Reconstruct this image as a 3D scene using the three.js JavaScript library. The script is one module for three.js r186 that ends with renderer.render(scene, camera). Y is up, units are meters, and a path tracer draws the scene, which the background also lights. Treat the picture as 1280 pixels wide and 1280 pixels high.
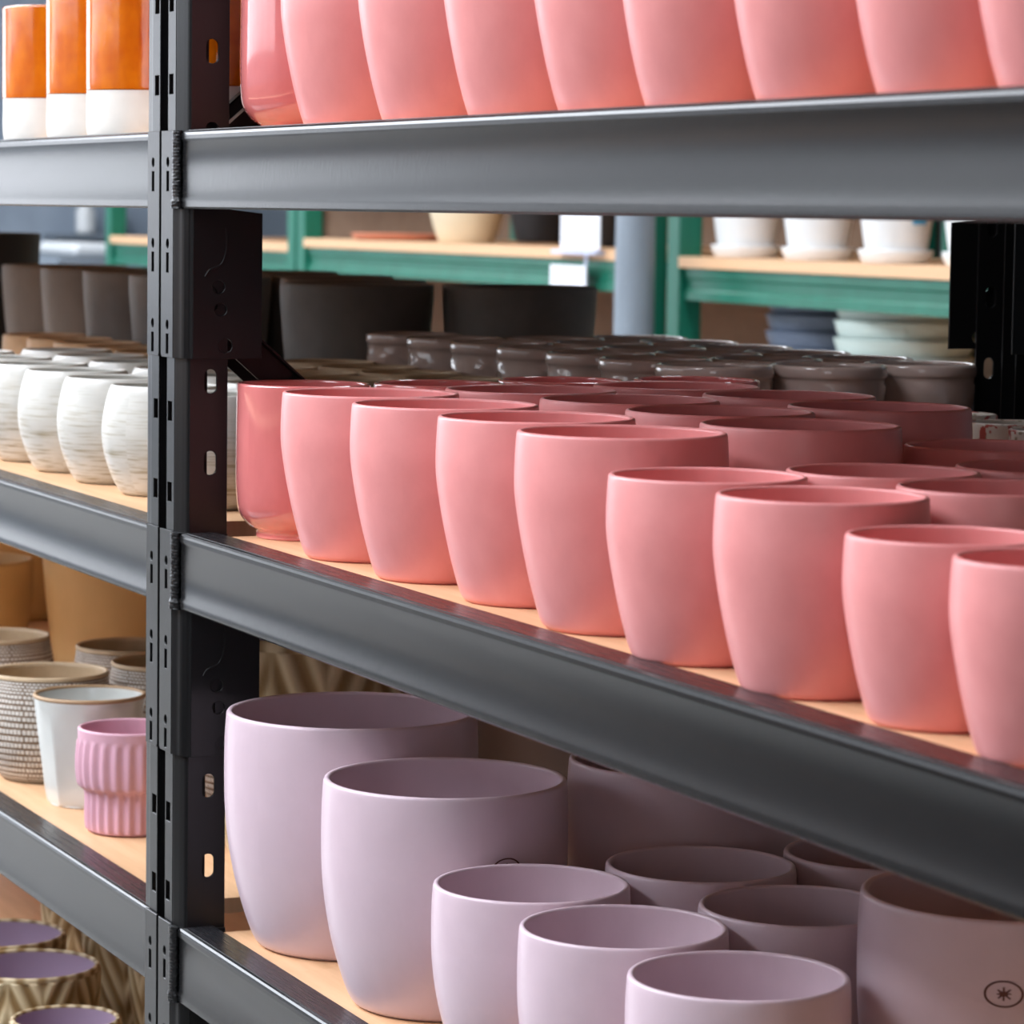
import * as THREE from 'three';
import { RoundedBoxGeometry } from 'three/addons/geometries/RoundedBoxGeometry.js';
import { mergeGeometries, mergeVertices, toCreasedNormals } from 'three/addons/utils/BufferGeometryUtils.js';
import { RectAreaLightUniformsLib } from 'three/addons/lights/RectAreaLightUniformsLib.js';
import { ImprovedNoise } from 'three/addons/math/ImprovedNoise.js';

// ------------------------------------------------------------------ camera
const scene = new THREE.Scene();
const EYE = 1.45;                                    // lens height above the floor
const FOCAL = 4080;                                  // pixels, for a 1280 px frame
const YAW = 0.421, PITCH = 0.092, ROLL = 0.0141;
const camera = new THREE.PerspectiveCamera(2 * Math.atan(640 / FOCAL) * 180 / Math.PI, 1, 0.1, 80);
camera.position.set(3.0753, EYE, 0.997);
{
  const d = new THREE.Vector3(-Math.cos(YAW) * Math.cos(PITCH), -Math.sin(PITCH), -Math.sin(YAW) * Math.cos(PITCH));
  const r = new THREE.Vector3().crossVectors(d, new THREE.Vector3(0, 1, 0)).normalize();
  const u = new THREE.Vector3().crossVectors(r, d);
  camera.up.copy(r.clone().multiplyScalar(-Math.sin(ROLL)).addScaledVector(u, Math.cos(ROLL)));
  camera.lookAt(camera.position.clone().add(d));
}
camera.focus = 2.9;
camera.userData.fStop = 13;

// ------------------------------------------------------------------ daylight: an overcast sky outside; area lights at unseen rooflights and windows light the hall
scene.background = new THREE.Color().setRGB(0.80, 0.84, 0.90);
RectAreaLightUniformsLib.init();
function daylight(w, h, at, towards, color, intensity) {
  const l = new THREE.RectAreaLight(new THREE.Color().setRGB(...color), intensity, w, h);
  l.position.set(...at); l.lookAt(...towards); scene.add(l); return l;
}
const HALL = { x0: -15, x1: 8.5, z0: -5.2, z1: 6.5, h: 4.2 };
const LIT = { roof: 8.0, aisle: 7.4, end: 1.8, behind: 1.7, front: 0.3 };
daylight(14.8, 3.0, [-5.8, 4.17, 3.2], [-5.8, 0, 3.2], [0.93, 0.985, 1.08], LIT.roof);             // unseen rooflight over the aisle, lights the pot fronts
daylight(12.8, 0.9, [-7.0, 4.17, -2.05], [-7.0, 0, -2.05], [0.93, 0.985, 1.08], LIT.aisle);          // unseen rooflight, placed to light the green racks
daylight(5.6, 2.5, [-14.90, 2.15, 3.5], [0, 2.15, 3.5], [0.94, 0.985, 1.07], LIT.end);         // unseen end glazing, gives the pots' left edges their highlight
daylight(12.3, 1.95, [-4.75, 3.05, 6.40], [-4.75, 3.05, 0], [0.93, 0.985, 1.08], LIT.front);   // unseen clerestory, faint light on the shelf fronts
daylight(2.2, 2.0, [8.40, 2.2, 4.3], [0, 2.2, 4.3], [0.97, 0.985, 1.04], LIT.behind);           // unseen glazing behind the camera, reflected in the glossy pots
const renderer = new THREE.WebGLRenderer({ antialias: true });
renderer.toneMapping = THREE.LinearToneMapping;
renderer.toneMappingExposure = 1.25;
renderer.shadowMap.enabled = true;

// ------------------------------------------------------------------ helpers
let seed = 7;
const rnd = () => { seed = (seed * 1664525 + 1013904223) >>> 0; return seed / 4294967296; };
const jit = (a) => (rnd() * 2 - 1) * a;
const perlin = new ImprovedNoise();
const fbm = (x, y, z = 0, o = 4) => { let s = 0, a = 0.5; for (let i = 0; i < o; i++) { s += a * perlin.noise(x, y, z + i * 7.3); x *= 2.03; y *= 2.03; a *= 0.5; } return s; };
const lerp = (a, b, t) => a + (b - a) * t, clamp = (v, a = 0, b = 1) => Math.min(b, Math.max(a, v));
const used = new Map();
const numbered = (n) => { const k = used.get(n) || 0; used.set(n, k + 1); return k ? n + '_' + String(k).padStart(3, '0') : n; };
const sh = (o) => { o.castShadow = true; o.receiveShadow = true; return o; };
function part(name, geo, mat, parent) { const m = sh(new THREE.Mesh(geo, mat)); m.name = name; parent.add(m); return m; }
function tag(o, label, category, group) { o.userData.label = label; o.userData.category = category; if (group) o.userData.group = group; return o; }
function thing(name, label, category, group, [x, y, z] = [0, 0, 0], turn = 0) {
  const g = new THREE.Group(); g.name = numbered(name); g.position.set(x, y, z); g.rotation.y = turn; scene.add(g); return tag(g, label, category, group);
}
function single(name, geo, mat, label, category, group, [x, y, z], turn = 0) {
  const m = sh(new THREE.Mesh(geo, mat)); m.name = numbered(name); m.position.set(x, y, z); m.rotation.y = turn; scene.add(m); return tag(m, label, category, group);
}
function structure(name, geo, mat, label) { const m = sh(new THREE.Mesh(geo, mat)); m.name = name; m.userData.kind = 'structure'; m.userData.label = label; scene.add(m); return m; }
const box = (w, h, d, x = 0, y = 0, z = 0) => new THREE.BoxGeometry(w, h, d).translate(x, y, z);
const rbox = (w, h, d, r, x = 0, y = 0, z = 0) => new RoundedBoxGeometry(w, h, d, 2, r).translate(x, y, z);
const ORD = ['first', 'second', 'third', 'fourth', 'fifth', 'sixth', 'seventh', 'eighth', 'ninth', 'tenth', 'eleventh', 'twelfth'];

function tex(n, m, fn, { srgb = true, rx = 1, ry = 1 } = {}) {
  const d = new Uint8Array(n * m * 4);
  for (let j = 0; j < m; j++) for (let i = 0; i < n; i++) {
    const c = fn(i / n, j / m, i, j), k = (j * n + i) * 4;
    d[k] = clamp(c[0], 0, 255); d[k + 1] = clamp(c[1], 0, 255); d[k + 2] = clamp(c[2], 0, 255); d[k + 3] = c.length > 3 ? c[3] : 255;
  }
  const t = new THREE.DataTexture(d, n, m, THREE.RGBAFormat);
  t.wrapS = t.wrapT = THREE.RepeatWrapping; t.magFilter = THREE.LinearFilter; t.minFilter = THREE.LinearMipmapLinearFilter; t.generateMipmaps = true;
  if (srgb) t.colorSpace = THREE.SRGBColorSpace;
  t.repeat.set(rx, ry); t.needsUpdate = true; return t;
}
const std = (o) => new THREE.MeshPhysicalMaterial(o);

// outline [[radius, height], ...] turned around y; points between the given ones follow a smooth curve
function smooth(pts, n) {
  const c = new THREE.CatmullRomCurve3(pts.map(([r, h]) => new THREE.Vector3(r, h, 0)), false, 'centripetal');
  return c.getPoints(n).map((p) => [Math.max(0, p.x), p.y]);
}
function lathe(pts, seg = 64, mod) {
  const g = new THREE.LatheGeometry(pts.map(([r, h]) => new THREE.Vector2(r, h)), seg);
  if (mod) {
    const p = g.attributes.position, uv = g.attributes.uv, n = pts.length;
    for (let i = 0; i < p.count; i++) {
      const x = p.getX(i), z = p.getZ(i), r = Math.hypot(x, z); if (r < 1e-6) continue;
      const k = (r + mod(uv.getX(i), p.getY(i), i % n, r)) / r; p.setX(i, x * k); p.setZ(i, z * k);
    }
    g.computeVertexNormals();
    // close the seam's normals
    const nn = g.attributes.normal;
    for (let i = 0; i < n; i++) { const j = seg * n + i, v = new THREE.Vector3(nn.getX(i) + nn.getX(j), nn.getY(i) + nn.getY(j), nn.getZ(i) + nn.getZ(j)).normalize(); nn.setXYZ(i, v.x, v.y, v.z); nn.setXYZ(j, v.x, v.y, v.z); }
  }
  return g;
}
// a hollow pot: outer outline from foot to lip, rounded lip, inner wall and floor
function potShape(outer, wall, n = 26, { lip = wall / 2, foot = 0.006, seg = 64, mod } = {}) {
  const o = smooth(outer, n), top = o[o.length - 1], base = o[0], pts = [[0, 0.004], [base[0] - 0.008, 0.004], [base[0] - 0.005, 0], [base[0] - 0.001, 0], [base[0], 0.0012]];
  for (const q of o) if (q[1] > 0.002 && q[1] < top[1] - lip) pts.push(q);
  const outerCount = pts.length;
  for (let k = 0; k <= 6; k++) { const a = Math.PI * k / 6; pts.push([top[0] - wall / 2 + wall / 2 * Math.cos(a), top[1] - lip + lip * Math.sin(a)]); }
  for (let k = o.length - 1; k >= 0; k -= 2) if (o[k][1] < top[1] - lip && o[k][1] > 0.016) pts.push([o[k][0] - wall, o[k][1]]);
  pts.push([base[0] - wall - 0.006, 0.011], [0, 0.010]);
  const g = lathe(pts, seg, mod ? (u, h, i, r) => (i > 4 && i < outerCount ? mod(u, h, r) : 0) : null);
  return g;
}

// ------------------------------------------------------------------ materials
const speck = tex(256, 256, (u, v, i, j) => { const a = 128 + 70 * fbm(u * 40, v * 40, 1.5) + 40 * (rnd() - 0.5); return [a, a, a]; }, { srgb: false, rx: 6, ry: 6 });
const smudge = tex(512, 512, (u, v) => { const a = fbm(u * 9, v * 9, 3.1, 5), s = fbm(u * 30, v * 4, 8.1, 3); const g = 62 + 150 * Math.max(0, a - 0.02) + 90 * Math.max(0, s - 0.12) + 30 * a; return [g, g, g]; }, { srgb: false, rx: 3.1, ry: 3.1 });
const M = {};
M.steel = std({ color: new THREE.Color().setRGB(0.013, 0.013, 0.0135), roughness: 0.25, ior: 1.33, bumpMap: speck, bumpScale: 0.00010 });
M.flange = std({ color: new THREE.Color().setRGB(0.016, 0.016, 0.018), roughness: 1, roughnessMap: smudge, ior: 1.45 });
M.post = std({ color: new THREE.Color().setRGB(0.010, 0.010, 0.0105), roughness: 0.32, ior: 1.36, bumpMap: speck, bumpScale: 0.00010 });
const woodTex = tex(512, 512, (u, v) => {
  const g = fbm(u * 3 + 0.4 * fbm(u * 2, v * 6), v * 46, 2.2, 4), k = fbm(u * 14, v * 160, 5.5, 3), d = fbm(u * 2, v * 5, 9.0, 3), t = 0.5 + 0.75 * g + 0.3 * k;
  return [lerp(202, 230, t) + 14 * d, lerp(158, 188, t) + 12 * d, lerp(116, 148, t) + 10 * d];
}, { rx: 1.3, ry: 1.3 });
M.wood = std({ map: woodTex, roughness: 0.55 });
const mottled = (c, amp, f, rx = 1, ry = 1, s = 1) => tex(256, 256, (u, v) => { const a = fbm(u * f, v * f, s, 4) * amp; return [c[0] + a, c[1] + a, c[2] + a]; }, { rx, ry });
const pinkTex = mottled([236, 154, 152], 8, 10, 2, 1, 1.1), lavTex = mottled([213, 190, 200], 6, 9, 2, 1, 2.7);
M.pink = std({ map: pinkTex, roughness: 0.34, ior: 1.42, bumpMap: speck, bumpScale: 0.00006 });
M.pinkGloss = std({ map: mottled([224, 128, 126], 12, 8, 2, 1, 4.2), roughness: 0.09, ior: 1.8, clearcoat: 1, clearcoatRoughness: 0.05 });
M.lavender = std({ map: lavTex, roughness: 0.3, ior: 1.5 });
M.cream = std({
  map: tex(512, 256, (u, v) => {
    const low = clamp((0.62 - v) / 0.4), line = Math.max(0, fbm(u * 9, v * 120, 6.1, 3) - 0.02) * 4.2 * low, p = fbm(u * 12, v * 12, 3.3) * 16;
    return [206 + p - 40 * line, 204 + p - 48 * line, 197 + p - 62 * line];
  }), roughness: 0.3
});
M.tan = std({ map: mottled([196, 172, 140], 18, 9, 2, 1, 5.1), roughness: 0.55 });
M.tanBig = std({ map: mottled([214, 178, 124], 14, 7, 2, 1, 6.4), roughness: 0.6 });
M.taupe = std({ map: mottled([150, 124, 112], 8, 9, 2, 1, 9.6), roughness: 0.5 });
M.grey = std({ map: mottled([114, 110, 106], 8, 14, 2, 1, 7.7), roughness: 0.55 });
M.black = std({ color: new THREE.Color().setRGB(0.018, 0.018, 0.02), roughness: 0.5 });
M.brown = std({ map: mottled([186, 166, 157], 12, 8, 2, 1, 8.2), roughness: 0.14, clearcoat: 0.6, clearcoatRoughness: 0.08 });
M.orange = std({
  map: tex(256, 256, (u, v) => { const s = fbm(u * 22, v * 3, 2.1, 4), t = fbm(u * 6, v * 6, 8.8); return [212 + 30 * s + 12 * t, 106 + 38 * s + 14 * t, 4 + 10 * s]; }), roughness: 0.12, ior: 1.5, clearcoat: 0.5, clearcoatRoughness: 0.05
});
M.bisque = std({ map: mottled([232, 228, 220], 8, 20, 1, 1, 3.9), roughness: 0.6 });
M.white = std({ map: mottled([226, 228, 228], 8, 9, 1, 1, 9.1), roughness: 0.35 });
M.greyWhite = std({ map: mottled([206, 208, 204], 20, 5, 1, 1, 1.9), roughness: 0.2, clearcoat: 0.5 });
M.brownRim = std({ color: new THREE.Color('#a98a68'), roughness: 0.5 });
M.roseRib = std({ map: mottled([214, 166, 182], 8, 8, 1, 1, 2.2), roughness: 0.4 });
M.purple = std({ color: new THREE.Color('#a892a8'), roughness: 0.4 });
M.green = std({ map: mottled([6, 102, 80], 16, 8, 2, 2, 4.4), roughness: 0.45 });
M.hardboard = std({ map: mottled([124, 100, 80], 10, 14, 2, 2, 6.1), roughness: 0.8 });  // board of the added back panels
M.mint = std({ map: mottled([196, 212, 206], 10, 6, 1, 1, 5.7), roughness: 0.4 });
M.slate = std({ map: mottled([96, 108, 128], 16, 6, 1, 1, 6.9), roughness: 0.4 });
M.blueGrey = std({ map: mottled([122, 132, 142], 18, 4, 1, 1, 3.7), roughness: 0.5 });
M.terracotta = std({ map: mottled([190, 120, 92], 12, 6, 1, 1, 3.2), roughness: 0.8 });
M.creamPlain = std({ map: mottled([214, 198, 168], 10, 6, 1, 1, 2.4), roughness: 0.6 });
M.paper = std({ color: new THREE.Color('#e4e4ea'), roughness: 0.7 });
M.plastic = std({ color: new THREE.Color('#c4c8e0'), roughness: 0.3 });

// ------------------------------------------------------------------ the setting
const floorTex = tex(512, 512, (u, v) => { const a = fbm(u * 6, v * 6, 1.3, 6) * 26 + (rnd() - 0.5) * 8; return [150 + a, 148 + a, 143 + a]; }, { rx: 10, ry: 10 });
const { x0: HX0, x1: HX1, z0: HZ0, z1: HZ1, h: HH } = HALL, HW = HX1 - HX0, HD = HZ1 - HZ0, HCX = (HX0 + HX1) / 2, HCZ = (HZ0 + HZ1) / 2;
structure('floor', box(HW + 0.4, 0.2, HD + 0.4, HCX, -0.1, HCZ), std({ map: floorTex, roughness: 0.5 }), 'smooth grey concrete floor of the garden centre');
const wallBack = std({ map: mottled([84, 92, 100], 14, 5, 8, 2, 4.9), roughness: 0.7 }), wallEnd = std({ map: mottled([150, 162, 176], 22, 6, 5, 2, 8.9), roughness: 0.6 }), ceilMat = std({ color: new THREE.Color('#6f7274'), roughness: 0.8 });
structure('wall_back', box(HW + 0.4, HH, 0.2, HCX, HH / 2, HZ0 - 0.1), wallBack, 'blue-grey panel wall beyond the green racks');
structure('wall_front', mergeGeometries([[HX0 - 0.2, HX1 + 0.2, 0, 2.0], [HX0 - 0.2, HX1 + 0.2, 4.1, HH], [HX0 - 0.2, -11, 2.0, 4.1], [1.5, HX1 + 0.2, 2.0, 4.1]].map(([a, b, c, d]) => box(b - a, d - c, 0.2, (a + b) / 2, (c + d) / 2, HZ1 + 0.1))), wallBack, 'unseen grey panel wall across the aisle');
function frameWall(x, zo0, zo1, yo0, yo1) {                         // an end wall with one wide opening
  return mergeGeometries([box(0.2, HH, zo0 - HZ0, x, HH / 2, (HZ0 + zo0) / 2), box(0.2, HH, HZ1 - zo1, x, HH / 2, (HZ1 + zo1) / 2), box(0.2, yo0, zo1 - zo0, x, yo0 / 2, (zo0 + zo1) / 2), box(0.2, HH - yo1, zo1 - zo0, x, (HH + yo1) / 2, (zo0 + zo1) / 2)]);
}
structure('wall_left', frameWall(HX0 - 0.1, 0.65, 6.35, 0.85, 3.45), wallEnd, 'blue-grey end wall with wide unseen glazing down the aisle');
structure('wall_right', frameWall(HX1 + 0.1, 3.15, 5.45, 1.15, 3.25), wallEnd, 'unseen grey end wall with wide glazing behind the photographer');
// opaque ceiling out of view, keeps the shelf backs dark; two long rooflight openings
const RL = [[-13.8, 2.2, 1.6, 4.8], [-13.8, -0.5, -2.55, -1.55]];
structure('ceiling', mergeGeometries([[HX0 - 0.2, HX1 + 0.2, HZ0 - 0.2, -2.55], [HX0 - 0.2, HX1 + 0.2, -1.55, 1.6], [HX0 - 0.2, HX1 + 0.2, 4.8, HZ1 + 0.2], [HX0 - 0.2, -13.8, 1.6, 4.8], [2.2, HX1 + 0.2, 1.6, 4.8], [HX0 - 0.2, -13.8, -2.55, -1.55], [-0.5, HX1 + 0.2, -2.55, -1.55]].map(([a, b, c, d]) => box(b - a, 0.16, d - c, (a + b) / 2, HH + 0.08, (c + d) / 2))), ceilMat, 'unseen flat ceiling with two long rooflights');
const opal = std({ color: new THREE.Color('#e8eaec'), roughness: 0.6, emissive: new THREE.Color().setRGB(0.97, 0.99, 1.03), emissiveIntensity: 0.5 });  // glowing panes of the rooflights and windows out of view
const frameMat = std({ color: new THREE.Color('#3a3d40'), roughness: 0.5 });
RL.forEach(([a, b, c, d], k) => {
  const n = Math.round((b - a) / 2.1), w = (b - a) / n, g = new THREE.Group(); g.name = 'unseen_window_' + (k + 1); g.userData = { kind: 'structure', label: ['unseen long opal rooflight over the aisle', 'unseen long opal rooflight over the far aisle'][k] }; scene.add(g);
  for (let i = 0; i < n; i++) part('pane', box(w - 0.05, 0.02, d - c - 0.02, a + (i + 0.5) * w, HH + 0.03, (c + d) / 2), opal, g);
  for (let i = 0; i <= n; i++) part('glazing_bar', box(0.05, 0.06, d - c, a + i * w, HH + 0.03, (c + d) / 2), frameMat, g);
});
{
  const g = new THREE.Group(), n = 8, w = 12.5 / n; g.name = 'unseen_window_5'; g.userData = { kind: 'structure', label: 'unseen long clerestory window across the aisle' }; scene.add(g);
  for (let i = 0; i < n; i++) part('pane', box(w - 0.05, 2.1, 0.02, -11 + (i + 0.5) * w, 3.05, HZ1 + 0.05), opal, g);
  for (let i = 0; i <= n; i++) part('mullion', box(0.06, 2.1, 0.07, -11 + i * w, 3.05, HZ1 + 0.05), frameMat, g);
}
[[HX0 - 0.05, 0.65, 6.35, 0.85, 3.45, 'unseen wide end window down the aisle'], [HX1 + 0.05, 3.15, 5.45, 1.15, 3.25, 'unseen end window behind the photographer']].forEach(([x, z0, z1, y0, y1, label], k) => {
  const g = new THREE.Group(), n = 5, w = (z1 - z0) / n; g.name = 'unseen_window_' + (k + 3); g.userData = { kind: 'structure', label }; scene.add(g);
  for (let i = 0; i < n; i++) part('pane', box(0.02, y1 - y0, w - 0.05, x, (y0 + y1) / 2, z0 + (i + 0.5) * w), opal, g);
  for (let i = 0; i <= n; i++) part('mullion', box(0.07, y1 - y0, 0.06, x, (y0 + y1) / 2, z0 + i * w), frameMat, g);
});

// ------------------------------------------------------------------ black steel racks
const Y = { top: EYE + 0.0726, middle: EYE - 0.317, lower: EYE - 0.7071, lowest: EYE - 1.097 };
const DEPTH = 1.022, BEAM = 0.075;
const beamOutline = [[0.035, 0], [0.0045, 0], [0.0022, -0.0006], [0.0006, -0.0022], [0, -0.0045], [0, -0.008], [0.0014, -0.011], [0.0014, -0.063], [0, -0.066], [0, -0.073], [0.002, -0.075], [0.02, -0.075], [0.02, -0.0735], [0.004, -0.0725], [0.004, -0.0025], [0.0325, -0.0025], [0.0325, -0.0205], [0.06, -0.0205], [0.06, -0.018], [0.035, -0.018]];
function extrudeX(outline, x0, x1, z0 = 0, flip = 1) {
  const s = new THREE.Shape(outline.map(([a, b]) => new THREE.Vector2(a, b)));
  const g = new THREE.ExtrudeGeometry(s, { depth: x1 - x0, bevelEnabled: false, steps: 1 });
  g.rotateY(Math.PI / 2); g.translate(x0, 0, 0);
  if (flip < 0) g.rotateY(Math.PI).translate(x0 + x1, 0, 0);
  return toCreasedNormals(g.translate(0, 0, z0), 0.6);
}
function plate(shape, thick) { return new THREE.ExtrudeGeometry(shape, { depth: thick, bevelEnabled: true, bevelThickness: 0.0004, bevelSize: 0.0004, bevelSegments: 1, curveSegments: 10 }); }
const rectPath = (x0, y0, x1, y1) => new THREE.Path([new THREE.Vector2(x0, y0), new THREE.Vector2(x1, y0), new THREE.Vector2(x1, y1), new THREE.Vector2(x0, y1)]);
function oval(x, y, r, half) { const p = new THREE.Path(); p.absarc(x, y + half, r, 0, Math.PI, false); p.absarc(x, y - half, r, Math.PI, 2 * Math.PI, false); return p; }
// the post's front strip (slots) and side strip (oval holes), 0..height; side: +1 has its side plate towards +x
const PITCH_Y = 0.0795;
function postGeometry(h, phase) {
  const front = new THREE.Shape([new THREE.Vector2(0.013, 0), new THREE.Vector2(0.036, 0), new THREE.Vector2(0.036, h), new THREE.Vector2(0.013, h)]);
  const side = new THREE.Shape([new THREE.Vector2(0.008, 0), new THREE.Vector2(0.046, 0), new THREE.Vector2(0.046, h), new THREE.Vector2(0.008, h)]);
  for (let y = phase; y < h - 0.03; y += PITCH_Y) {
    front.holes.push(rectPath(0.0155, y - 0.010, 0.0292, y + 0.010));
    if (y + 0.05 < h) side.holes.push(oval(0.0290, y + 0.031, 0.0066, 0.0055));
  }
  const f = plate(front, 0.002).translate(0, 0, -0.0035);
  const s = plate(side, 0.002).rotateY(Math.PI / 2).translate(0.0613, 0, 0);
  // rounded shoulder between the two
  const sh2 = [[0.036, -0.0015], [0.041, -0.002], [0.045, -0.0035], [0.055, -0.0038], [0.060, -0.0048], [0.0628, -0.0072], [0.0636, -0.011], [0.0614, -0.011], [0.0605, -0.0078], [0.056, -0.006], [0.044, -0.0055], [0.036, -0.0035]];
  const c2 = new THREE.ExtrudeGeometry(new THREE.Shape(sh2.map(([a, b]) => new THREE.Vector2(a, b))), { depth: h, bevelEnabled: false });
  // (x, z, y) -> (x, y, z): turn so that the extrusion runs up
  c2.applyMatrix4(new THREE.Matrix4().set(1, 0, 0, 0, 0, 0, 1, 0, 0, 1, 0, 0, 0, 0, 0, 1));
  const idx = c2.index; if (!idx) { const p = c2.attributes.position; for (let i = 0; i < p.count; i += 3) { for (const a of ['position', 'normal', 'uv']) { const A = c2.attributes[a], n = A.itemSize; for (let k = 0; k < n; k++) { const t = A.array[(i + 1) * n + k]; A.array[(i + 1) * n + k] = A.array[(i + 2) * n + k]; A.array[(i + 2) * n + k] = t; } } } }
  c2.computeVertexNormals();
  const lip = box(0.002, h, 0.0385, 0.014, h / 2, -0.02275);
  return mergeGeometries([f, s, toCreasedNormals(c2, 0.7), lip.toNonIndexed()].map((g) => (g.index ? g.toNonIndexed() : g)));
}
// beam end connector: front strip with keyholes, side plate with punched holes; y = 0 at the beam's top
function connectorFront() {
  const s = new THREE.Shape([new THREE.Vector2(0.0035, 0), new THREE.Vector2(0.040, 0), new THREE.Vector2(0.040, -0.2195), new THREE.Vector2(0.0055, -0.2195), new THREE.Vector2(0.0035, -0.2165)]);
  for (const y of [-0.030, -0.109, -0.188]) {
    const hole = new THREE.Path(); hole.absellipse(0.0232, y, 0.0048, 0.0052, 0, Math.PI * 2); s.holes.push(hole);
    s.holes.push(rectPath(0.0190, y - 0.0285, 0.0274, y - 0.0085));
  }
  return plate(s, 0.002).translate(0, 0, 0.0);
}
function connectorShoulder() {
  const pts = [[0.040, 0.0020], [0.044, 0.0012], [0.047, -0.0004], [0.055, -0.0010], [0.0615, -0.0022], [0.0648, -0.0052], [0.0660, -0.011], [0.0640, -0.011], [0.0625, -0.0068], [0.055, -0.003], [0.046, -0.002], [0.040, 0.0001]];
  const g = new THREE.ExtrudeGeometry(new THREE.Shape(pts.map(([a, b]) => new THREE.Vector2(a, b))), { depth: 0.2195, bevelEnabled: false });
  g.applyMatrix4(new THREE.Matrix4().set(1, 0, 0, 0, 0, 0, 1, -0.2195, 0, 1, 0, 0, 0, 0, 0, 1));
  for (let i = 0, p = g.attributes.position; i < p.count; i += 3) for (const a of ['position', 'uv']) { const A = g.attributes[a], n = A.itemSize; for (let k = 0; k < n; k++) { const t = A.array[(i + 1) * n + k]; A.array[(i + 1) * n + k] = A.array[(i + 2) * n + k]; A.array[(i + 2) * n + k] = t; } }
  g.computeVertexNormals(); return toCreasedNormals(g, 0.7);
}
function connectorSide() {
  // shape x = depth behind the front face
  const s = new THREE.Shape([new THREE.Vector2(0.010, -0.002), new THREE.Vector2(0.046, -0.002), new THREE.Vector2(0.048, -0.0755), new THREE.Vector2(0.080, -0.079), new THREE.Vector2(0.080, -0.2195), new THREE.Vector2(0.010, -0.2195)]);
  for (const [x, y, r] of [[0.036, -0.150, 0.0068], [0.038, -0.172, 0.0068], [0.043, -0.207, 0.0075]]) { const p = new THREE.Path(); p.absarc(x, y, r, 0, Math.PI * 2); s.holes.push(p); }
  return plate(s, 0.0018).rotateY(Math.PI / 2).translate(0.0640, 0, 0);
}
function hookRidge() {
  const c = new THREE.CatmullRomCurve3([[0.0663, -0.093, -0.043], [0.0663, -0.115, -0.043], [0.0663, -0.128, -0.038], [0.0663, -0.134, -0.026], [0.0663, -0.140, -0.022]].map((a) => new THREE.Vector3(...a)));
  return new THREE.TubeGeometry(c, 24, 0.0009, 6);
}
function weldGeometry() {
  const g = new THREE.CylinderGeometry(0.0098, 0.0098, BEAM, 16, 70);
  const p = g.attributes.position;
  for (let i = 0; i < p.count; i++) {
    const x = p.getX(i), y = p.getY(i), z = p.getZ(i), bead = y < -0.028 ? 1.22 : 1, k = (0.93 + 0.05 * Math.sin(y * 2000 + 2 * fbm(y * 200, x * 300)) + 0.24 * fbm(x * 260, y * 260, z * 260)) * bead;
    p.setX(i, x * k); p.setZ(i, z * k * 0.5);
  }
  g.computeVertexNormals(); return g.translate(0.0492, -BEAM / 2, 0.0012);
}
const mirrorX = (g) => { const m = g.clone(); m.scale(-1, 1, 1); const A = m.index ? null : m.attributes.position; const flip = (n) => { for (const a of Object.keys(m.attributes)) { const B = m.attributes[a], s = B.itemSize; for (let i = 0; i < B.count; i += 3) for (let k = 0; k < s; k++) { const t = B.array[(i + 1) * s + k]; B.array[(i + 1) * s + k] = B.array[(i + 2) * s + k]; B.array[(i + 2) * s + k] = t; } } }; if (m.index) { const q = m.index.array; for (let i = 0; i < q.length; i += 3) { const t = q[i + 1]; q[i + 1] = q[i + 2]; q[i + 2] = t; } } else flip(); m.computeVertexNormals(); return m; };
const backZ = (g) => g.clone().rotateY(Math.PI);
const POST_H = 2.05, PHASE = ((EYE + 0.149 - 0.031) % PITCH_Y);
const G = { post: postGeometry(POST_H, PHASE), cf: connectorFront(), cs: connectorSide(), csh: connectorShoulder(), hook: hookRidge(), weld: weldGeometry() };
for (const k of Object.keys({ ...G })) G[k + 'M'] = mirrorX(G[k]);

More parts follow.
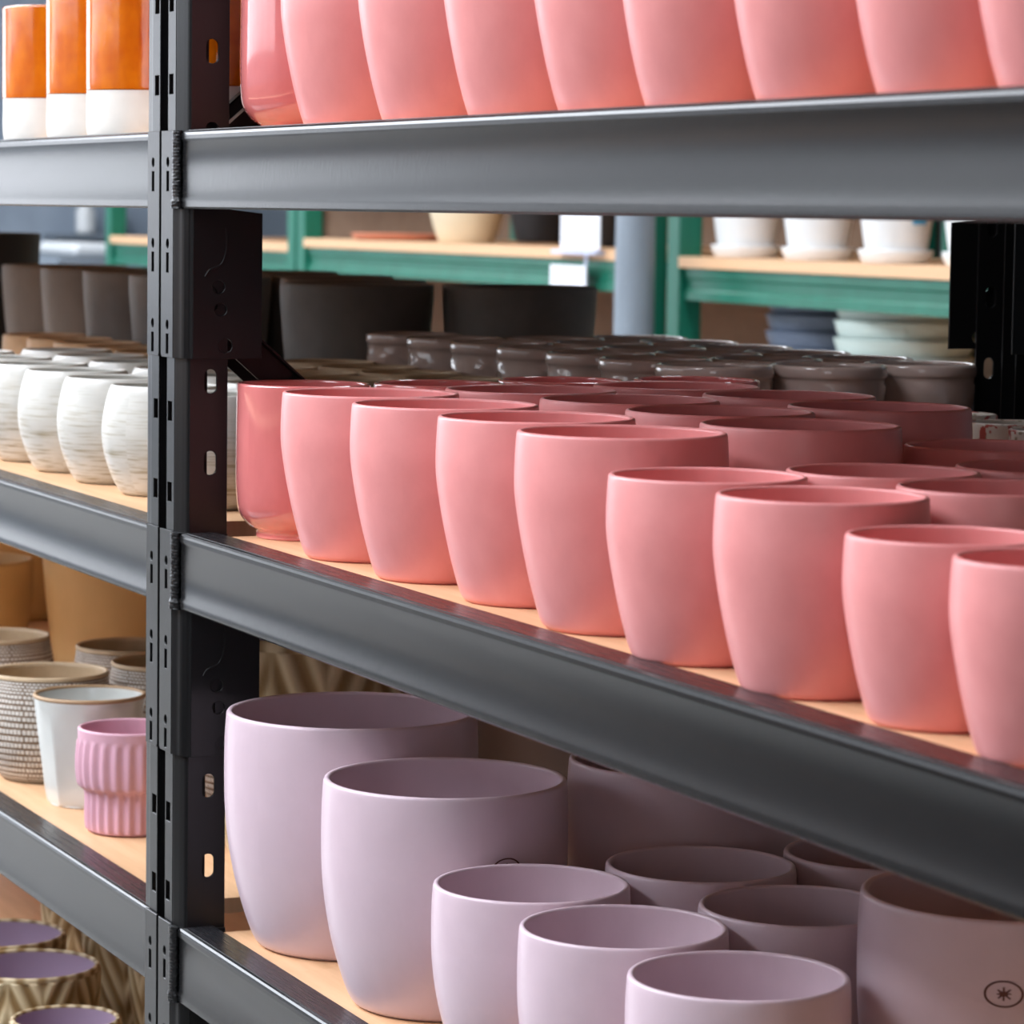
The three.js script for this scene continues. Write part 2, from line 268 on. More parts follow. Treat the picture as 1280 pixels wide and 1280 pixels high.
// one rack from x0 (its end with the ordinary posts) to x1
function rack(name, label, x0, x1, z0, levels, { board = M.wood, panel = false } = {}) {
  const t = thing(name, label, 'rack', null, [0, 0, 0]);
  const ends = [[x0, ''], [x1, 'M']];
  for (const [x, k] of ends) {
    const p = part('post', G['post' + k], M.post, t); p.position.set(x, 0, z0);
    const q = part('post', backZ(G['post' + (k ? '' : 'M')]), M.post, t); q.position.set(x, 0, z0 - DEPTH);
    const s = k ? -1 : 1;
    // zig-zag bracing between the front and the back post
    for (const [ya, yb] of [[0.12, 0.58], [1.14, 0.58], [1.352, 1.14 - 0.2], [1.49, 2.0]].slice(2)) {
      const a = new THREE.Vector3(x + s * 0.030, ya, z0 - 0.03), b = new THREE.Vector3(x + s * 0.030, ya + Math.sign(yb - ya) * 0.52, z0 - 0.03 - 0.60), L = a.distanceTo(b);
      const g = mergeGeometries([box(0.002, 0.030, L), box(0.014, 0.002, L, s * -0.006, 0.014, 0)]);
      const m = part('brace', g, M.post, t); m.position.copy(a).add(b).multiplyScalar(0.5); m.lookAt(b);
    }
    part('brace', box(0.002, 0.03, DEPTH - 0.06, x + s * 0.030, 0.2, z0 - DEPTH / 2), M.post, t);
    part('brace', box(0.002, 0.03, DEPTH - 0.06, x + s * 0.030, 1.95, z0 - DEPTH / 2), M.post, t);
  }
  for (const y of levels) {
    const b = part('beam', extrudeX(beamOutline, x0 + 0.0565, x1 - 0.0405, 0), M.steel, t); b.position.set(0, y, z0);
    part('top_flange', box(x1 - x0 - 0.11, 0.0006, 0.0295, (x0 + x1) / 2 + 0.009, 0.0003, -0.0200), M.flange, b);
    for (const [x, k] of ends) {
      const c = part('connector', mergeGeometries((k ? [G['cf' + k], G['cs' + k]] : [G['cf' + k], G['csh' + k], G['cs' + k]]).map((g) => (g.index ? g.toNonIndexed() : g))), M.post, b); c.position.x = x;
      const h = part('embossed_hook', G['hook' + k], M.post, b); h.position.x = x;
      if (!k) { const w = part('weld', G.weld, M.steel, b); w.position.x = x; }
    }
    const r = part('beam', extrudeX(beamOutline, x0 + 0.046, x1 - 0.046, 0, -1), M.steel, t); r.position.set(0, y, z0 - DEPTH);
    for (const [x, k] of ends) { const c = part('connector', mergeGeometries([G['cf' + (k ? '' : 'M')], G['cs' + (k ? '' : 'M')]].map((g) => (g.index ? g.toNonIndexed() : g))).rotateY(Math.PI), M.post, r); c.position.x = x; }
    const bg = box(x1 - x0 - 0.150, 0.016, DEPTH - 0.072); { const uv = bg.attributes.uv, p = bg.attributes.position; for (let i = 0; i < uv.count; i++) uv.setXY(i, p.getX(i), p.getZ(i)); }
    const s = part('shelf_board', bg, board, t); s.position.set((x0 + x1) / 2 + 0.010, y - 0.010, z0 - DEPTH / 2);
  }
  if (panel) part('added_back_panel', box(x1 - x0 - 0.1, 1.35, 0.01, (x0 + x1) / 2, 0.78, z0 - DEPTH / 2), M.hardboard, t);  // panel added so the rack reflects dark in the beams
  return t;
}
rack('shelving_rack', 'black slotted steel rack holding the pink and lavender pots', 0, 2.05, 0, [Y.top, Y.middle, Y.lower]);
rack('shelving_rack', 'black slotted steel rack holding the orange, cream and tan pots', -2.9, 0, 0, [Y.top, Y.middle, Y.lower, Y.lowest]);
const BT = -0.002;                                   // board surface below the beam's top edge
const onTop = Y.top + BT, onMid = Y.middle + BT, onLow = Y.lower + BT, onLowest = Y.lowest + BT;

// ------------------------------------------------------------------ pots on the pink and lavender rack
const family = (R, H, k) => k.map(([h, r]) => [r * R, h * H]);
const tumbler = [[0, 0.69], [0.035, 0.735], [0.19, 0.825], [0.375, 0.905], [0.55, 0.965], [0.7, 1], [0.85, 1.0], [1, 0.985]];
const cachepot = [[0, 0.70], [0.03, 0.755], [0.19, 0.865], [0.37, 0.945], [0.56, 0.99], [0.72, 1], [0.88, 0.998], [1, 0.985]];
const potTall = potShape(family(0.0822, 0.152, tumbler), 0.0048);
const potShort = potShape(family(0.0726, 0.133, tumbler), 0.0046);
const potSmall = potShape(family(0.0660, 0.120, tumbler), 0.0045);
const potGloss = potShape([[0.046, 0], [0.046, 0.007], [0.053, 0.012], [0.062, 0.024], [0.0652, 0.045], [0.0655, 0.1], [0.0650, 0.15]], 0.005);

const tallRows = [
  ['front row', [[0.297, -0.104], [0.472, -0.104], [0.650, -0.110], [0.830, -0.100]]],
  ['second row', [[0.274, -0.275], [0.441, -0.297], [0.608, -0.301], [0.781, -0.283]]],
  ['third row', [[0.236, -0.448], [0.405, -0.480], [0.577, -0.476]]],
];
for (const [row, spots] of tallRows) spots.forEach(([x, z], i) => single('pink_pot', potTall, M.pink,
  `tall matte pink pot, ${ORD[i]} from the post, ${row} of the middle shelf`, 'pot', 'tall pink pots on the middle shelf', [x, onMid, z], rnd() * 6));
const shortRows = [['front row', [[1.006, -0.083], [1.172, -0.083]]], ['second row', [[1.004, -0.229], [1.150, -0.236]]], ['third row', [[0.793, -0.456], [1.003, -0.375]]]];
for (const [row, spots] of shortRows) spots.forEach(([x, z], i) => single('pink_pot', potShort, M.pink,
  `medium matte pink pot, ${ORD[i]} beyond the tall ones, ${row} of the middle shelf`, 'pot', 'medium pink pots on the middle shelf', [x, onMid, z], rnd() * 6));
[[1.321, -0.090], [1.462, -0.082]].forEach(([x, z], i) => single('pink_pot', potSmall, M.pink,
  ['small matte pink pot next to the medium pink pots in the middle shelf front row', 'small matte pink pot at the end of the middle shelf front row'][i], 'pot', 'small pink pots on the middle shelf', [x, onMid, z], rnd() * 6));
[[0.105, -0.110], [0.124, -0.245], [0.085, -0.395], [0.100, -0.540]].forEach(([x, z], i) => single('glossy_pink_pot', potGloss, M.pinkGloss,
  `shiny pink straight pot beside the upright, ${ORD[i]} from the middle shelf front edge`, 'pot', 'glossy pink pots beside the upright', [x, onMid, z], rnd() * 6));
// top shelf
[[0.283, -0.106, potTall, 'tall'], [0.476, -0.106, potTall, 'tall'], [0.663, -0.106, potTall, 'tall'], [0.836, -0.106, potTall, 'tall'], [0.991, -0.095, potShort, 'medium'], [1.158, -0.095, potShort, 'medium'], [1.317, -0.095, potShort, 'medium'], [1.456, -0.09, potSmall, 'small']].forEach(([x, z, g, size], i) => single('pink_pot', g, M.pink,
  `${size} matte pink pot on the top shelf, ${ORD[i]} after the shiny pot by the post`, 'pot', 'pink pots along the top shelf', [x, onTop, z], rnd() * 6));
single('glossy_pink_pot', potGloss, M.pinkGloss, 'shiny pink straight-sided pot on the top shelf beside the post', 'pot', null, [0.110, onTop, -0.110], 1.2);

// lavender pots; a round maker's stamp is printed on the wall of the larger ones
const stampTex = (() => {
  const c = document.createElement('canvas'); c.width = 128; c.height = 128; const x = c.getContext('2d');
  x.clearRect(0, 0, 128, 128); x.strokeStyle = '#5a2c22'; x.lineWidth = 7; x.beginPath(); x.arc(64, 64, 54, 0, 7); x.stroke();
  x.fillStyle = '#5a2c22'; x.lineWidth = 6;
  x.beginPath(); x.moveTo(64, 34); x.lineTo(64, 92); x.moveTo(46, 46); x.lineTo(84, 84); x.moveTo(84, 44); x.lineTo(48, 82); x.moveTo(44, 64); x.lineTo(86, 62); x.stroke();
  x.fillRect(52, 52, 24, 22);
  const t = new THREE.CanvasTexture(c); t.colorSpace = THREE.SRGBColorSpace; return t;
})();
const stampMat = std({ map: stampTex, transparent: true, alphaTest: 0.4, roughness: 0.5 });
function stampPatch(outline, H, y, size) {                           // curved to follow the wall, facing +z
  const o = smooth(outline, 60), rad = (h) => { for (let i = 1; i < o.length; i++) if (o[i][1] >= h) { const t = (h - o[i - 1][1]) / (o[i][1] - o[i - 1][1]); return lerp(o[i - 1][0], o[i][0], t); } return o[o.length - 1][0]; };
  const g = new THREE.PlaneGeometry(size, size * 0.69, 12, 8), p = g.attributes.position;
  for (let i = 0; i < p.count; i++) { const h = y + p.getY(i), r = rad(h) + 0.0004, a = p.getX(i) / r; p.setXYZ(i, Math.sin(a) * r, h, Math.cos(a) * r); }
  g.computeVertexNormals(); return g;
}
const lavOutline = (R, H) => family(R, H, cachepot);
const lavBig = potShape(lavOutline(0.1225, 0.228), 0.0062, 30), lavMid = potShape(lavOutline(0.1105, 0.2045), 0.0060, 30), lavSmall = potShape(lavOutline(0.0835, 0.150), 0.0050);
function stamped(label, geo, R, H, [x, y, z], sy, turn) {
  const t = thing('lavender_pot', label, 'pot', null, [x, y, z], turn);
  part('body', geo, M.lavender, t); const s = part('stamp', stampPatch(lavOutline(R, H), H, sy, 0.032), stampMat, t); s.userData.label = 'small brown oval maker stamp';
  return t;
}
single('lavender_pot', lavBig, M.lavender, 'largest lavender pot, standing by the post on the lower shelf', 'pot', null, [0.168, onLow, -0.1385], 0.4);
stamped('large lavender pot with a brown stamp half hidden by the small lavender pots', lavMid, 0.1105, 0.2045, [0.421, onLow, -0.130], 0.141, 1.68);
stamped('large shaded lavender pot with a brown oval stamp, behind the small lavender pots', lavMid, 0.1105, 0.2045, [1.020, onLow, -0.335], 0.152, 1.0);
single('lavender_pot', lavMid, M.lavender, 'large unstamped lavender pot in shadow behind the first stamped pot', 'pot', null, [0.400, onLow, -0.382], 2.4);
[[0.629, -0.121], [0.805, -0.121], [0.984, -0.128]].forEach(([x, z], i) => single('lavender_pot', lavSmall, M.lavender,
  `small bright lavender pot in the lower shelf front row, ${ORD[i]} beyond the large stamped pot`, 'pot', 'small lavender pots in the front row', [x, onLow, z], rnd() * 6));
[[0.606, -0.292], [0.785, -0.290]].forEach(([x, z], i) => single('lavender_pot', lavSmall, M.lavender,
  `small lavender pot in shadow in the second row, ${ORD[i]} from the post`, 'pot', 'small lavender pots in the second row', [x, onLow, z], rnd() * 6));
single('lavender_pot', lavSmall, M.lavender, 'small lavender pot deep in shadow in the third row of the lower shelf', 'pot', null, [0.612, onLow, -0.464], 1);

// ------------------------------------------------------------------ pots on the other rack
// top shelf: orange-glazed cylinders on a bare white foot
const orangeBody = potShape([[0.062, 0], [0.066, 0.004], [0.0672, 0.05], [0.0672, 0.1], [0.0672, 0.155]], 0.005);
const glazeOutline = []; for (let k = 0; k <= 20; k++) glazeOutline.push([0.0681, 0.052 + 0.102 * k / 20]);
const orangeGlaze = lathe([[0.0668, 0.0508], [0.0678, 0.0510], ...glazeOutline, [0.0674, 0.1562], [0.0655, 0.1570], [0.0632, 0.1562], [0.0617, 0.154], [0.0617, 0.05], [0.0617, 0.02]], 72, (u, h, i) => (i > 1 && i < 23 ? 0.0003 * fbm(u * 30, h * 20, 1.1) : 0));
[[-0.645, -0.085], [-0.462, -0.085], [-0.308, -0.085], [-0.140, -0.105], [-0.25, -0.25], [-0.10, -0.26], [-0.44, -0.25]].forEach(([x, z], i) => {
  const t = thing('orange_glazed_pot', i < 4 ? `tall white cylinder pot with glossy orange upper glaze, ${ORD[3 - i]} from the post` : `orange and white cylinder pot behind the front row, ${['second', 'first', 'third'][i - 4]} from the post`, 'pot', 'orange and white pots on the top shelf', [x, onTop, z], rnd() * 6);
  part('body', orangeBody, M.bisque, t); const g = part('glaze', orangeGlaze, M.orange, t); g.userData.label = 'glossy orange glaze';
});
// middle shelf: cream barrels in front, tan pots behind
const creamGeo = potShape([[0.046, 0], [0.052, 0.006], [0.0645, 0.034], [0.0705, 0.066], [0.067, 0.098], [0.0605, 0.122]], 0.005);
const cx = [-0.215, -0.383, -0.55, -0.718, -0.885, -1.052, -1.22];
cx.forEach((x, i) => single('cream_pot', creamGeo, M.cream, `cream barrel pot with brown hairline bands in the front row, ${ORD[i]} from the post`, 'pot', 'cream pots in the front row', [x, onMid, -0.126 + jit(0.003)], rnd() * 6));
cx.forEach((x, i) => single('cream_pot', creamGeo, M.cream, `cream barrel pot in the second row behind, ${ORD[i]} from the post`, 'pot', 'cream pots in the second row', [x - 0.03 + jit(0.004), onMid, -0.268 + jit(0.003)], rnd() * 6));
const tanGeo = potShape([[0.045, 0], [0.052, 0.008], [0.062, 0.05], [0.065, 0.09], [0.0645, 0.118]], 0.006);
for (const [row, z, n, xs] of [['third row', -0.4095, 12, -0.25], ['fourth row', -0.541, 12, -0.235]]) for (let i = 0; i < n; i++) {
  const x = xs - i * 0.146 + jit(0.004); if (row === 'fourth row' && i > 5) continue;
  single('tan_pot', tanGeo, M.tan, `plain tan pot with a thick lip in the ${row}, ${ORD[i]} from the post`, 'pot', 'tan pots on the middle shelf', [x, onMid, z + jit(0.001)], rnd() * 6);
}
// glossy brown pots with crossing embossed bands
const brownMod = (u, h, r) => { const a = Math.sin((u * 5 + h * 22) * Math.PI * 2), b = Math.sin((u * 5 - h * 17) * Math.PI * 2); return h > 0.012 && h < 0.134 ? 0.0016 * Math.max(Math.pow(Math.max(0, a), 8), Math.pow(Math.max(0, b), 8)) : 0; };
const brownGeo = potShape([[0.050, 0], [0.053, 0.006], [0.059, 0.06], [0.063, 0.12], [0.0632, 0.138], [0.0655, 0.142], [0.0655, 0.154]], 0.007, 34, { seg: 96, mod: brownMod });
[[-0.672, 7, 'foremost'], [-0.804, 6, 'middle'], [-0.936, 6, 'back']].forEach(([z, n, row]) => { for (let i = 0; i < n; i++) single('brown_glazed_pot', brownGeo, M.brown, `glossy brown pot with embossed bands, ${ORD[i]} from the frame in the ${row} brown row`, 'pot', 'brown glazed pots at the back', [-0.112 - i * 0.1447 + (row === 'middle' ? 0.02 : 0), onMid, z], rnd() * 6); });
// large dark grey pots
const greyGeo = potShape([[0.082, 0], [0.086, 0.006], [0.097, 0.08], [0.1045, 0.16], [0.107, 0.2], [0.107, 0.216]], 0.007);
[[-1.162, -0.66], [-1.05, -0.857], [-1.395, -0.745], [-1.66, -0.80], [-1.95, -0.82], [-1.62, -0.585], [-1.86, -0.585], [-2.10, -0.585], [-2.34, -0.585]].forEach(([x, z], i) => single('dark_grey_pot', greyGeo, M.grey, i < 5 ? `large matt dark grey pot behind the brown pots, ${ORD[i]} from the upright frame` : `large dark grey pot behind the tan pots, ${ORD[i - 5]} along the row from the post`, 'pot', 'large dark grey pots', [x, onMid, z], rnd() * 6));
single('black_pot', potShape([[0.10, 0], [0.105, 0.006], [0.122, 0.15], [0.128, 0.268]], 0.007), M.black, 'tall black pot standing beyond the dark grey pots', 'pot', null, [-2.66, onMid, -0.50], 0);
// white pots with red decoration by the back post
{
  const g = potShape([[0.036, 0], [0.039, 0.005], [0.043, 0.05], [0.045, 0.11]], 0.005);
  const t = tex(256, 128, (u, v) => { const a = fbm(u * 16, v * 10, 2.9, 4), r = a > 0.12 && v > 0.2 && v < 0.75 ? 1 : 0, b = fbm(u * 20, v * 14, 6.2, 3) > 0.2 ? 1 : 0; return [214 - 40 * r - 60 * b * (1 - r), 208 - 130 * r - 66 * b * (1 - r), 198 - 130 * r - 80 * b * (1 - r)]; });
  const m = std({ map: t, roughness: 0.35 });
  [[0.085, -0.86], [0.225, -0.84], [0.335, -0.82]].forEach(([x, z], i) => single('decorated_pot', g, m, `small white pot with red flower decoration, ${ORD[i]} from the back post`, 'pot', 'small decorated pots by the back post', [x, onMid, z], i * 1.7));
}
// lower shelf: dash-patterned bowls, a grey-white pot and a ribbed rose pot in front of big tan pots
const dashTex = tex(512, 512, (u, v) => {
  const row = v * 26, k = Math.floor(row), f = row - k, wob = 0.25 * Math.sin(u * 12 + k * 0.2), cell = (u * 84 + (k % 2) * 0.5) % 1, on = Math.abs(f - 0.5 + wob * 0.2) < 0.34 && cell < 0.82 ? 1 : 0, n = fbm(u * 40, v * 40, 1.7) * 26;
  return on ? [214 + n, 208 + n, 200 + n] : [112 + n, 88 + n, 66 + n];
});
const dashBump = tex(512, 512, (u, v) => { const row = v * 26, k = Math.floor(row), f = row - k, wob = 0.25 * Math.sin(u * 12 + k * 0.2), cell = (u * 84 + (k % 2) * 0.5) % 1; const on = Math.abs(f - 0.5 + wob * 0.2) < 0.34 && cell < 0.82 ? 220 : 40; return [on, on, on]; }, { srgb: false });
M.dash = std({ map: dashTex, bumpMap: dashBump, bumpScale: 0.0012, roughness: 0.55 });
const dashOutline = [[0.056, 0], [0.062, 0.006], [0.075, 0.04], [0.0785, 0.08], [0.0755, 0.112], [0.0725, 0.13]];
const dashOuter = lathe([[0.0, 0.002], [0.054, 0.002], ...smooth(dashOutline, 26).map(([r, h]) => [r, h + 0.001])], 72);
const dashInner = lathe([[0.0738, 0.1285], [0.0742, 0.1318], [0.0725, 0.1338], [0.0700, 0.1325], [0.0690, 0.128], [0.0715, 0.1], [0.0725, 0.07], [0.066, 0.03], [0.05, 0.012], [0, 0.011]], 72);
[[-0.823, -0.122], [-1.175, -0.148], [-0.695, -0.29], [-0.858, -0.29], [-1.021, -0.292], [-0.532, -0.30], [-0.64, -0.455], [-0.805, -0.452]].forEach(([x, z], i) => {
  const t = thing('dash_patterned_bowl', i < 2 ? ['brown bowl with rows of white dashes beside the grey-white pot', 'brown bowl with rows of white dashes at the shelf edge behind its twin'][i] : `brown bowl with white dashes in the shaded rows, ${ORD[i - 2]} of them`, 'bowl', 'dash-patterned bowls', [x, onLow, z], rnd() * 6);
  part('body', dashOuter, M.dash, t); const n = part('lining', dashInner, M.tan, t); n.userData.label = 'plain tan lining and lip';
});
{
  const facet = (u, h) => { const n = 9, a = ((u * n) % 1) - 0.5; return -0.0032 * (1 - Math.pow(Math.abs(a) * 2, 2)) * clamp((0.12 - h) / 0.03); };
  const t = thing('grey_white_pot', 'grey-white faceted pot with a brown lip beside the rose pot', 'pot', null, [-0.635, onLow, -0.118], 0.5);
  part('body', potShape([[0.047, 0], [0.05, 0.005], [0.058, 0.06], [0.0655, 0.12], [0.0668, 0.131]], 0.005, 26, { seg: 108, mod: facet }), M.greyWhite, t);
  const rim = part('rim', new THREE.TorusGeometry(0.0645, 0.0028, 8, 72).rotateX(Math.PI / 2).translate(0, 0.1295, 0), M.brownRim, t); rim.userData.label = 'bare brown lip';
  const ribs = (u, h) => (h > 0.003 && h < 0.104 ? 0.0016 * Math.sin(u * Math.PI * 2 * 26) : 0);
  single('ribbed_rose_pot', potShape([[0.046, 0], [0.050, 0.004], [0.0515, 0.02], [0.0515, 0.044], [0.0530, 0.0495], [0.0585, 0.0535], [0.0612, 0.064], [0.062, 0.085], [0.0605, 0.104], [0.0605, 0.12]], 0.005, 44, { seg: 208, mod: ribs }), M.roseRib, 'rose pink stepped pot with vertical ribs beside the post', 'pot', null, [-0.452, onLow, -0.112], 0.2);
}
const bigTan = potShape([[0.10, 0], [0.106, 0.006], [0.122, 0.1], [0.130, 0.2], [0.132, 0.27]], 0.008);
[[-0.52, -0.74], [-0.84, -0.72], [-1.22, -0.62], [-1.62, -0.475], [-2.05, -0.60], [-2.4, -0.5]].forEach(([x, z], i) => single('large_ochre_pot', bigTan, M.tanBig, `large plain ochre pot at the back of the lower shelf, ${ORD[i]} from the post`, 'pot', 'large ochre pots on the lower shelf', [x, onLow, z], rnd() * 6));
single('ochre_bowl', potShape([[0.085, 0], [0.09, 0.006], [0.11, 0.08], [0.117, 0.17]], 0.008), M.tanBig, 'lower plain ochre bowl before the large ochre pots', 'bowl', null, [-1.79, onLow, -0.255], 0);
// leaf-relief pots: slanted ridges that meet in a V
function leafPot(R, H) {
  const ridge = (u, h) => { const n = 6, s = (u * n) % 1, a = Math.abs(s - 0.5) * 2; return Math.sin((a * 1.9 + h / H * 3.0) * Math.PI * 2) * clamp(a * 8) * clamp((1 - a) * 9 + 0.4); };
  const g = potShape([[R * 0.72, 0], [R * 0.77, 0.005], [R * 0.9, H * 0.35], [R * 0.985, H * 0.75], [R, H * 0.93], [R, H]], 0.006, 60, { seg: 224, mod: (u, h) => (h > 0.006 && h < H * 0.95 ? 0.0022 * ridge(u, h) : 0) });
  const p = g.attributes.position, uv = g.attributes.uv, col = new Float32Array(p.count * 3), a = new THREE.Color('#cdbb98'), b = new THREE.Color('#8d7148'), l = new THREE.Color('#a48fa6'), c = new THREE.Color();
  const n = p.count / 225, outerN = Math.round(n);
  for (let i = 0; i < p.count; i++) {
    const h = p.getY(i), r = Math.hypot(p.getX(i), p.getZ(i)), k = i % outerN, inside = k > outerN * 0.66;
    c.copy(a).lerp(b, clamp(0.5 - 0.75 * ridge(uv.getX(i), h))); if (inside && h < H * 0.97) c.copy(l); else if (h > H * 0.95) c.copy(a).lerp(b, clamp(0.35 + 0.8 * Math.sin(uv.getX(i) * 126)));
    col.set([c.r, c.g, c.b], i * 3);
  }
  g.setAttribute('color', new THREE.BufferAttribute(col, 3)); return g;
}
M.leaf = std({ vertexColors: true, roughness: 0.5 });
const leafGeo = leafPot(0.086, 0.15), leafSmall = leafPot(0.066, 0.122);
[[-0.845, -0.105], [-1.03, -0.115], [-0.672, -0.100], [-0.60, -0.30], [-0.80, -0.31], [-1.0, -0.31], [-1.2, -0.31]].forEach(([x, z], i) => single('leaf_relief_pot', i === 2 ? leafSmall : leafGeo, M.leaf, i < 3 ? `leaf-relief pot with lilac lining, lowest shelf front row, ${['second', 'third', 'first'][i]} from the post` : `cream and brown leaf-relief pot in the lowest shelf second row, ${ORD[i - 3]} from the post`, 'pot', 'leaf-relief pots on the lowest shelf', [x, onLowest, z], rnd() * 6));
single('leaf_relief_pot', leafPot(0.115, 0.25), M.leaf, 'tall leaf-relief pot on the lower shelf behind the largest lavender pot', 'pot', null, [-0.25, onLow, -0.255], 0.3);
single('added_taupe_pot', bigTan, M.taupe, 'large taupe pot added in the dark gap between leaf-relief and ochre pots', 'pot', null, [-0.215, onLow, -0.56], 0);  // pot added to fill the dark gap at the shelf back

// ------------------------------------------------------------------ green racks beyond
const GZ = -3.02, GY = EYE - 0.116;
function greenRack(label, x0, x1, dy = 0) {
  const t = thing('green_rack', label, 'rack', 'green racks', [0, 0, 0]);
  for (const x of [x0, x1]) for (const z of [GZ - 0.035, GZ - 0.9]) part('post', rbox(0.075, 2.3, 0.07, 0.006, x, 1.15, z), M.green, t);
  for (const y of [GY + dy, GY + dy - 0.55, GY + dy + 0.6]) {
    for (const z of [GZ - 0.015, GZ - 0.92]) { const b = part('beam', extrudeX([[0, 0], [0.05, 0], [0.05, -0.085], [0, -0.085], [0, -0.062], [0.006, -0.055], [0.006, -0.03], [0, -0.024]], x0 + 0.04, x1 - 0.04), M.green, t); b.position.set(0, y - 0.032, z); }
    part('shelf_board', box(x1 - x0 - 0.06, 0.03, 0.94, (x0 + x1) / 2, y - 0.015, GZ - 0.47), M.wood, t);
  }
  part('added_back_panel', box(x1 - x0, 2.2, 0.02, (x0 + x1) / 2, 1.12, GZ - 0.96), M.hardboard, t);  // added panel, keeps the depth behind the green shelves dark
  return t;
}
greenRack('green steel rack carrying white pots with saucers', -4.85, -2.0, 0);
greenRack('green steel rack carrying cream, black and terracotta wares', -7.75, -5.06, 0.01);
greenRack('green steel rack far along the aisle by the end wall', -10.05, -7.85, -0.01);
const farPot = potShape([[0.068, 0], [0.072, 0.006], [0.085, 0.08], [0.094, 0.15], [0.098, 0.17]], 0.007, 20, { seg: 40 });
const saucer = potShape([[0.078, 0], [0.082, 0.004], [0.09, 0.02], [0.093, 0.034]], 0.006, 10, { seg: 40 });
[-4.66, -4.27, -3.88, -3.49, -3.10].forEach((x, i) => {
  const z = GZ - 0.12;
  single('saucer', saucer, M.white, `white saucer under a white pot, ${ORD[i]} from the green post`, 'saucer', 'saucers on the green rack', [x, GY, z]);
  const t = thing('white_pot', `white pot standing in a saucer on the green rack, ${ORD[i]} from the green post`, 'pot', 'white pots on the green rack', [x, GY + 0.0115, z], rnd());
  part('body', farPot, M.white, t);
  if (i > 1) { const s = part('sticker', new THREE.CylinderGeometry(0.0962, 0.0876, 0.06, 10, 1, true, 0.2, 0.5).translate(0, 0.115, 0), std({ color: new THREE.Color('#4aa8d8'), roughness: 0.5 }), t); s.userData.label = 'light blue sticker'; s.rotation.y = 0.4; }
});
const stackBowl = potShape([[0.12, 0], [0.13, 0.006], [0.165, 0.05], [0.178, 0.09]], 0.008, 14, { seg: 48 });
for (let k = 0; k < 9; k++) single('mint_bowl', stackBowl, M.mint, `pale mint bowl in the nested stack under the green shelf, ${ORD[k]} from the bottom`, 'bowl', 'stacked mint bowls', [-4.03, GY - 0.55 + 0.045 * k, GZ - 0.24]);
for (let k = 0; k < 9; k++) single('slate_blue_bowl', stackBowl, M.slate, `slate blue bowl in the nested stack under the green shelf, ${ORD[k]} from the bottom`, 'bowl', 'stacked slate blue bowls', [-4.50, GY - 0.55 + 0.045 * k, GZ - 0.30]);
single('cream_bowl', potShape([[0.085, 0], [0.09, 0.006], [0.115, 0.08], [0.125, 0.15]], 0.008, 14, { seg: 40 }), M.creamPlain, 'cream bowl standing on the green rack', 'bowl', null, [-6.62, GY + 0.01, GZ - 0.15]);
for (const [x, i] of [[-5.95, 0], [-7.05, 1]]) single('black_bowl', potShape([[0.09, 0], [0.095, 0.006], [0.12, 0.12], [0.13, 0.2]], 0.008, 14, { seg: 40 }), M.black, ['black bowl between the cream bowl and the white sign', 'black bowl behind the terracotta tray'][i], 'bowl', null, [x, GY + 0.01, GZ - (i ? 0.62 : 0.3)]);
single('terracotta_tray', potShape([[0.16, 0], [0.17, 0.004], [0.18, 0.018], [0.182, 0.024]], 0.008, 10, { seg: 40 }), M.terracotta, 'low terracotta tray on the green rack', 'tray', null, [-7.25, GY + 0.01, GZ - 0.19]);
single('white_canister', potShape([[0.07, 0], [0.075, 0.006], [0.08, 0.1], [0.08, 0.26]], 0.006, 14, { seg: 40 }), M.white, 'white canister under the green shelf by the wrapped pole', 'canister', null, [-5.62, GY - 0.54, GZ - 0.2]);
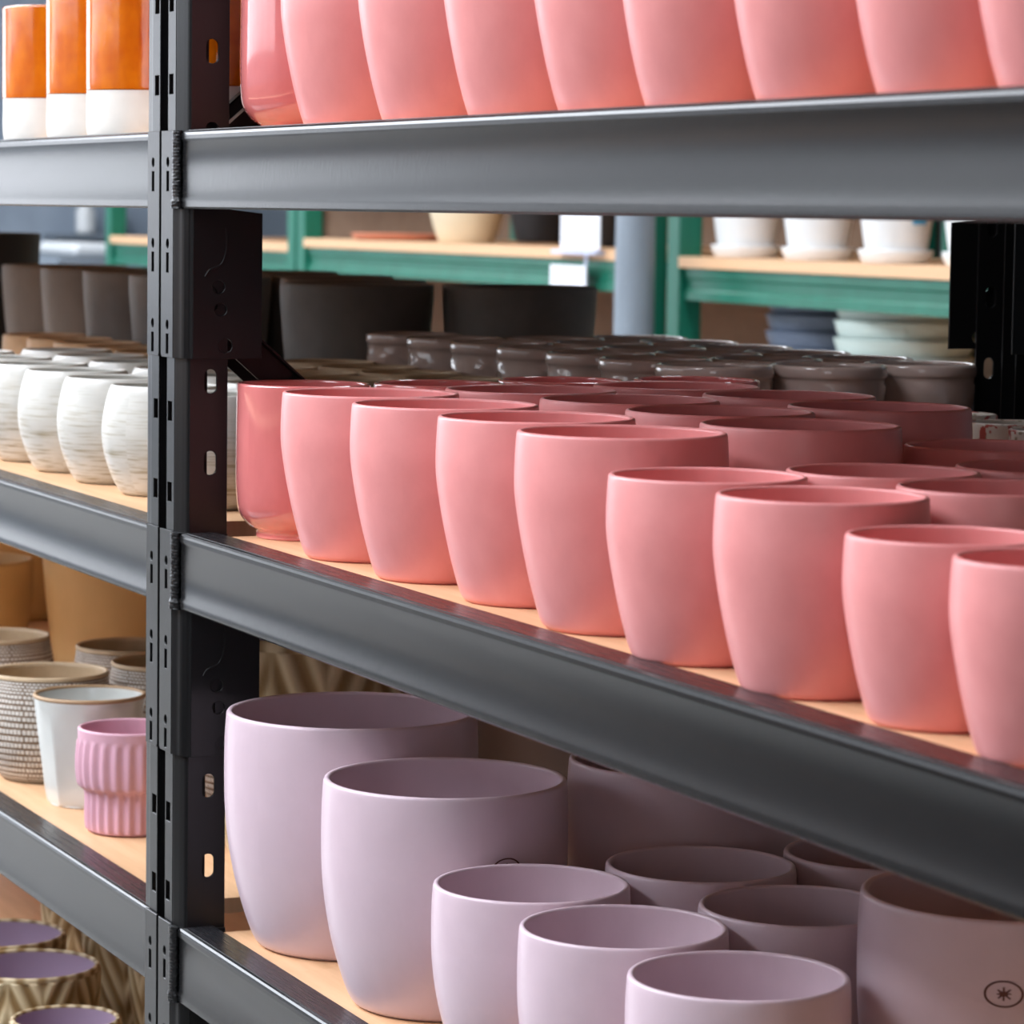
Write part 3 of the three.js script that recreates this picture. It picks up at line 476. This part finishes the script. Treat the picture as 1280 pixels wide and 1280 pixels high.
{
  const t = thing('price_sign', 'white price sign in a clear holder on the green beam', 'sign', null, [-5.42, GY - 0.09, GZ + 0.02]);
  part('holder', rbox(0.30, 0.012, 0.03, 0.004, 0, 0.09, 0), M.plastic, t); part('card', box(0.26, 0.10, 0.004, 0.02, 0.15, 0), M.paper, t); part('card', box(0.24, 0.085, 0.004, -0.05, 0.01, 0.004), M.paper, t); part('clip', box(0.012, 0.2, 0.006, 0.05, 0.06, -0.006), M.plastic, t);
}
single('wrapped_pole', new THREE.CylinderGeometry(0.052, 0.060, 1.8, 18, 6).translate(0, 0.9, 0), M.blueGrey, 'blue-grey plastic wrapped roll standing in front of the green rack', 'roll', null, [-4.80, 0, GZ + 0.14]);

// ------------------------------------------------------------------ things by the end wall
single('display_table', mergeGeometries([box(1.6, 0.04, 0.7, 0, 1.19, 0), ...[[-0.74, -0.3], [0.74, -0.3], [-0.74, 0.3], [0.74, 0.3]].map(([x, z]) => box(0.05, 1.19, 0.05, x, 0.595, z))]), M.blueGrey, 'blue-grey high table by the end wall', 'table', null, [-12.2, 0, -3.55]);
single('white_trough', rbox(0.62, 0.06, 0.2, 0.025, 0, 0.03, 0), M.white, 'long white trough lying on the high table', 'trough', null, [-12.2, 1.21, -3.52]);

{
  const t = thing('wall_shelf', 'small blue-grey shelf on brackets on the end wall', 'shelf', null, [-15, 1.27, -4.45]);
  part('board', box(0.28, 0.02, 0.6, 0.14, 0.005, 0), M.blueGrey, t); for (const z of [-0.22, 0.22]) part('bracket', box(0.2, 0.12, 0.015, 0.1, -0.065, z), M.blueGrey, t);
  const jug = lathe([[0, 0.001], [0.05, 0.001], [0.056, 0.02], [0.056, 0.13], [0.03, 0.165], [0.026, 0.2], [0.022, 0.2], [0, 0.195]], 28);
  [[-4.54, 'outer'], [-4.36, 'inner']].forEach(([z], i) => single('white_jug', jug, M.white, ['white plastic jug on the wall shelf, beside the back wall', 'white plastic jug on the wall shelf, towards the aisle'][i], 'jug', 'white jugs on the wall shelf', [-14.85, 1.285, z]));
}
// unseen rack across the aisle, placed for its dark reflection in the beams
rack('shelving_rack', 'unseen black steel rack standing across the aisle', -4.6, 4.2, 3.0, [1.133, 0.7429, 0.353], { panel: true });

renderer.render(scene, camera);
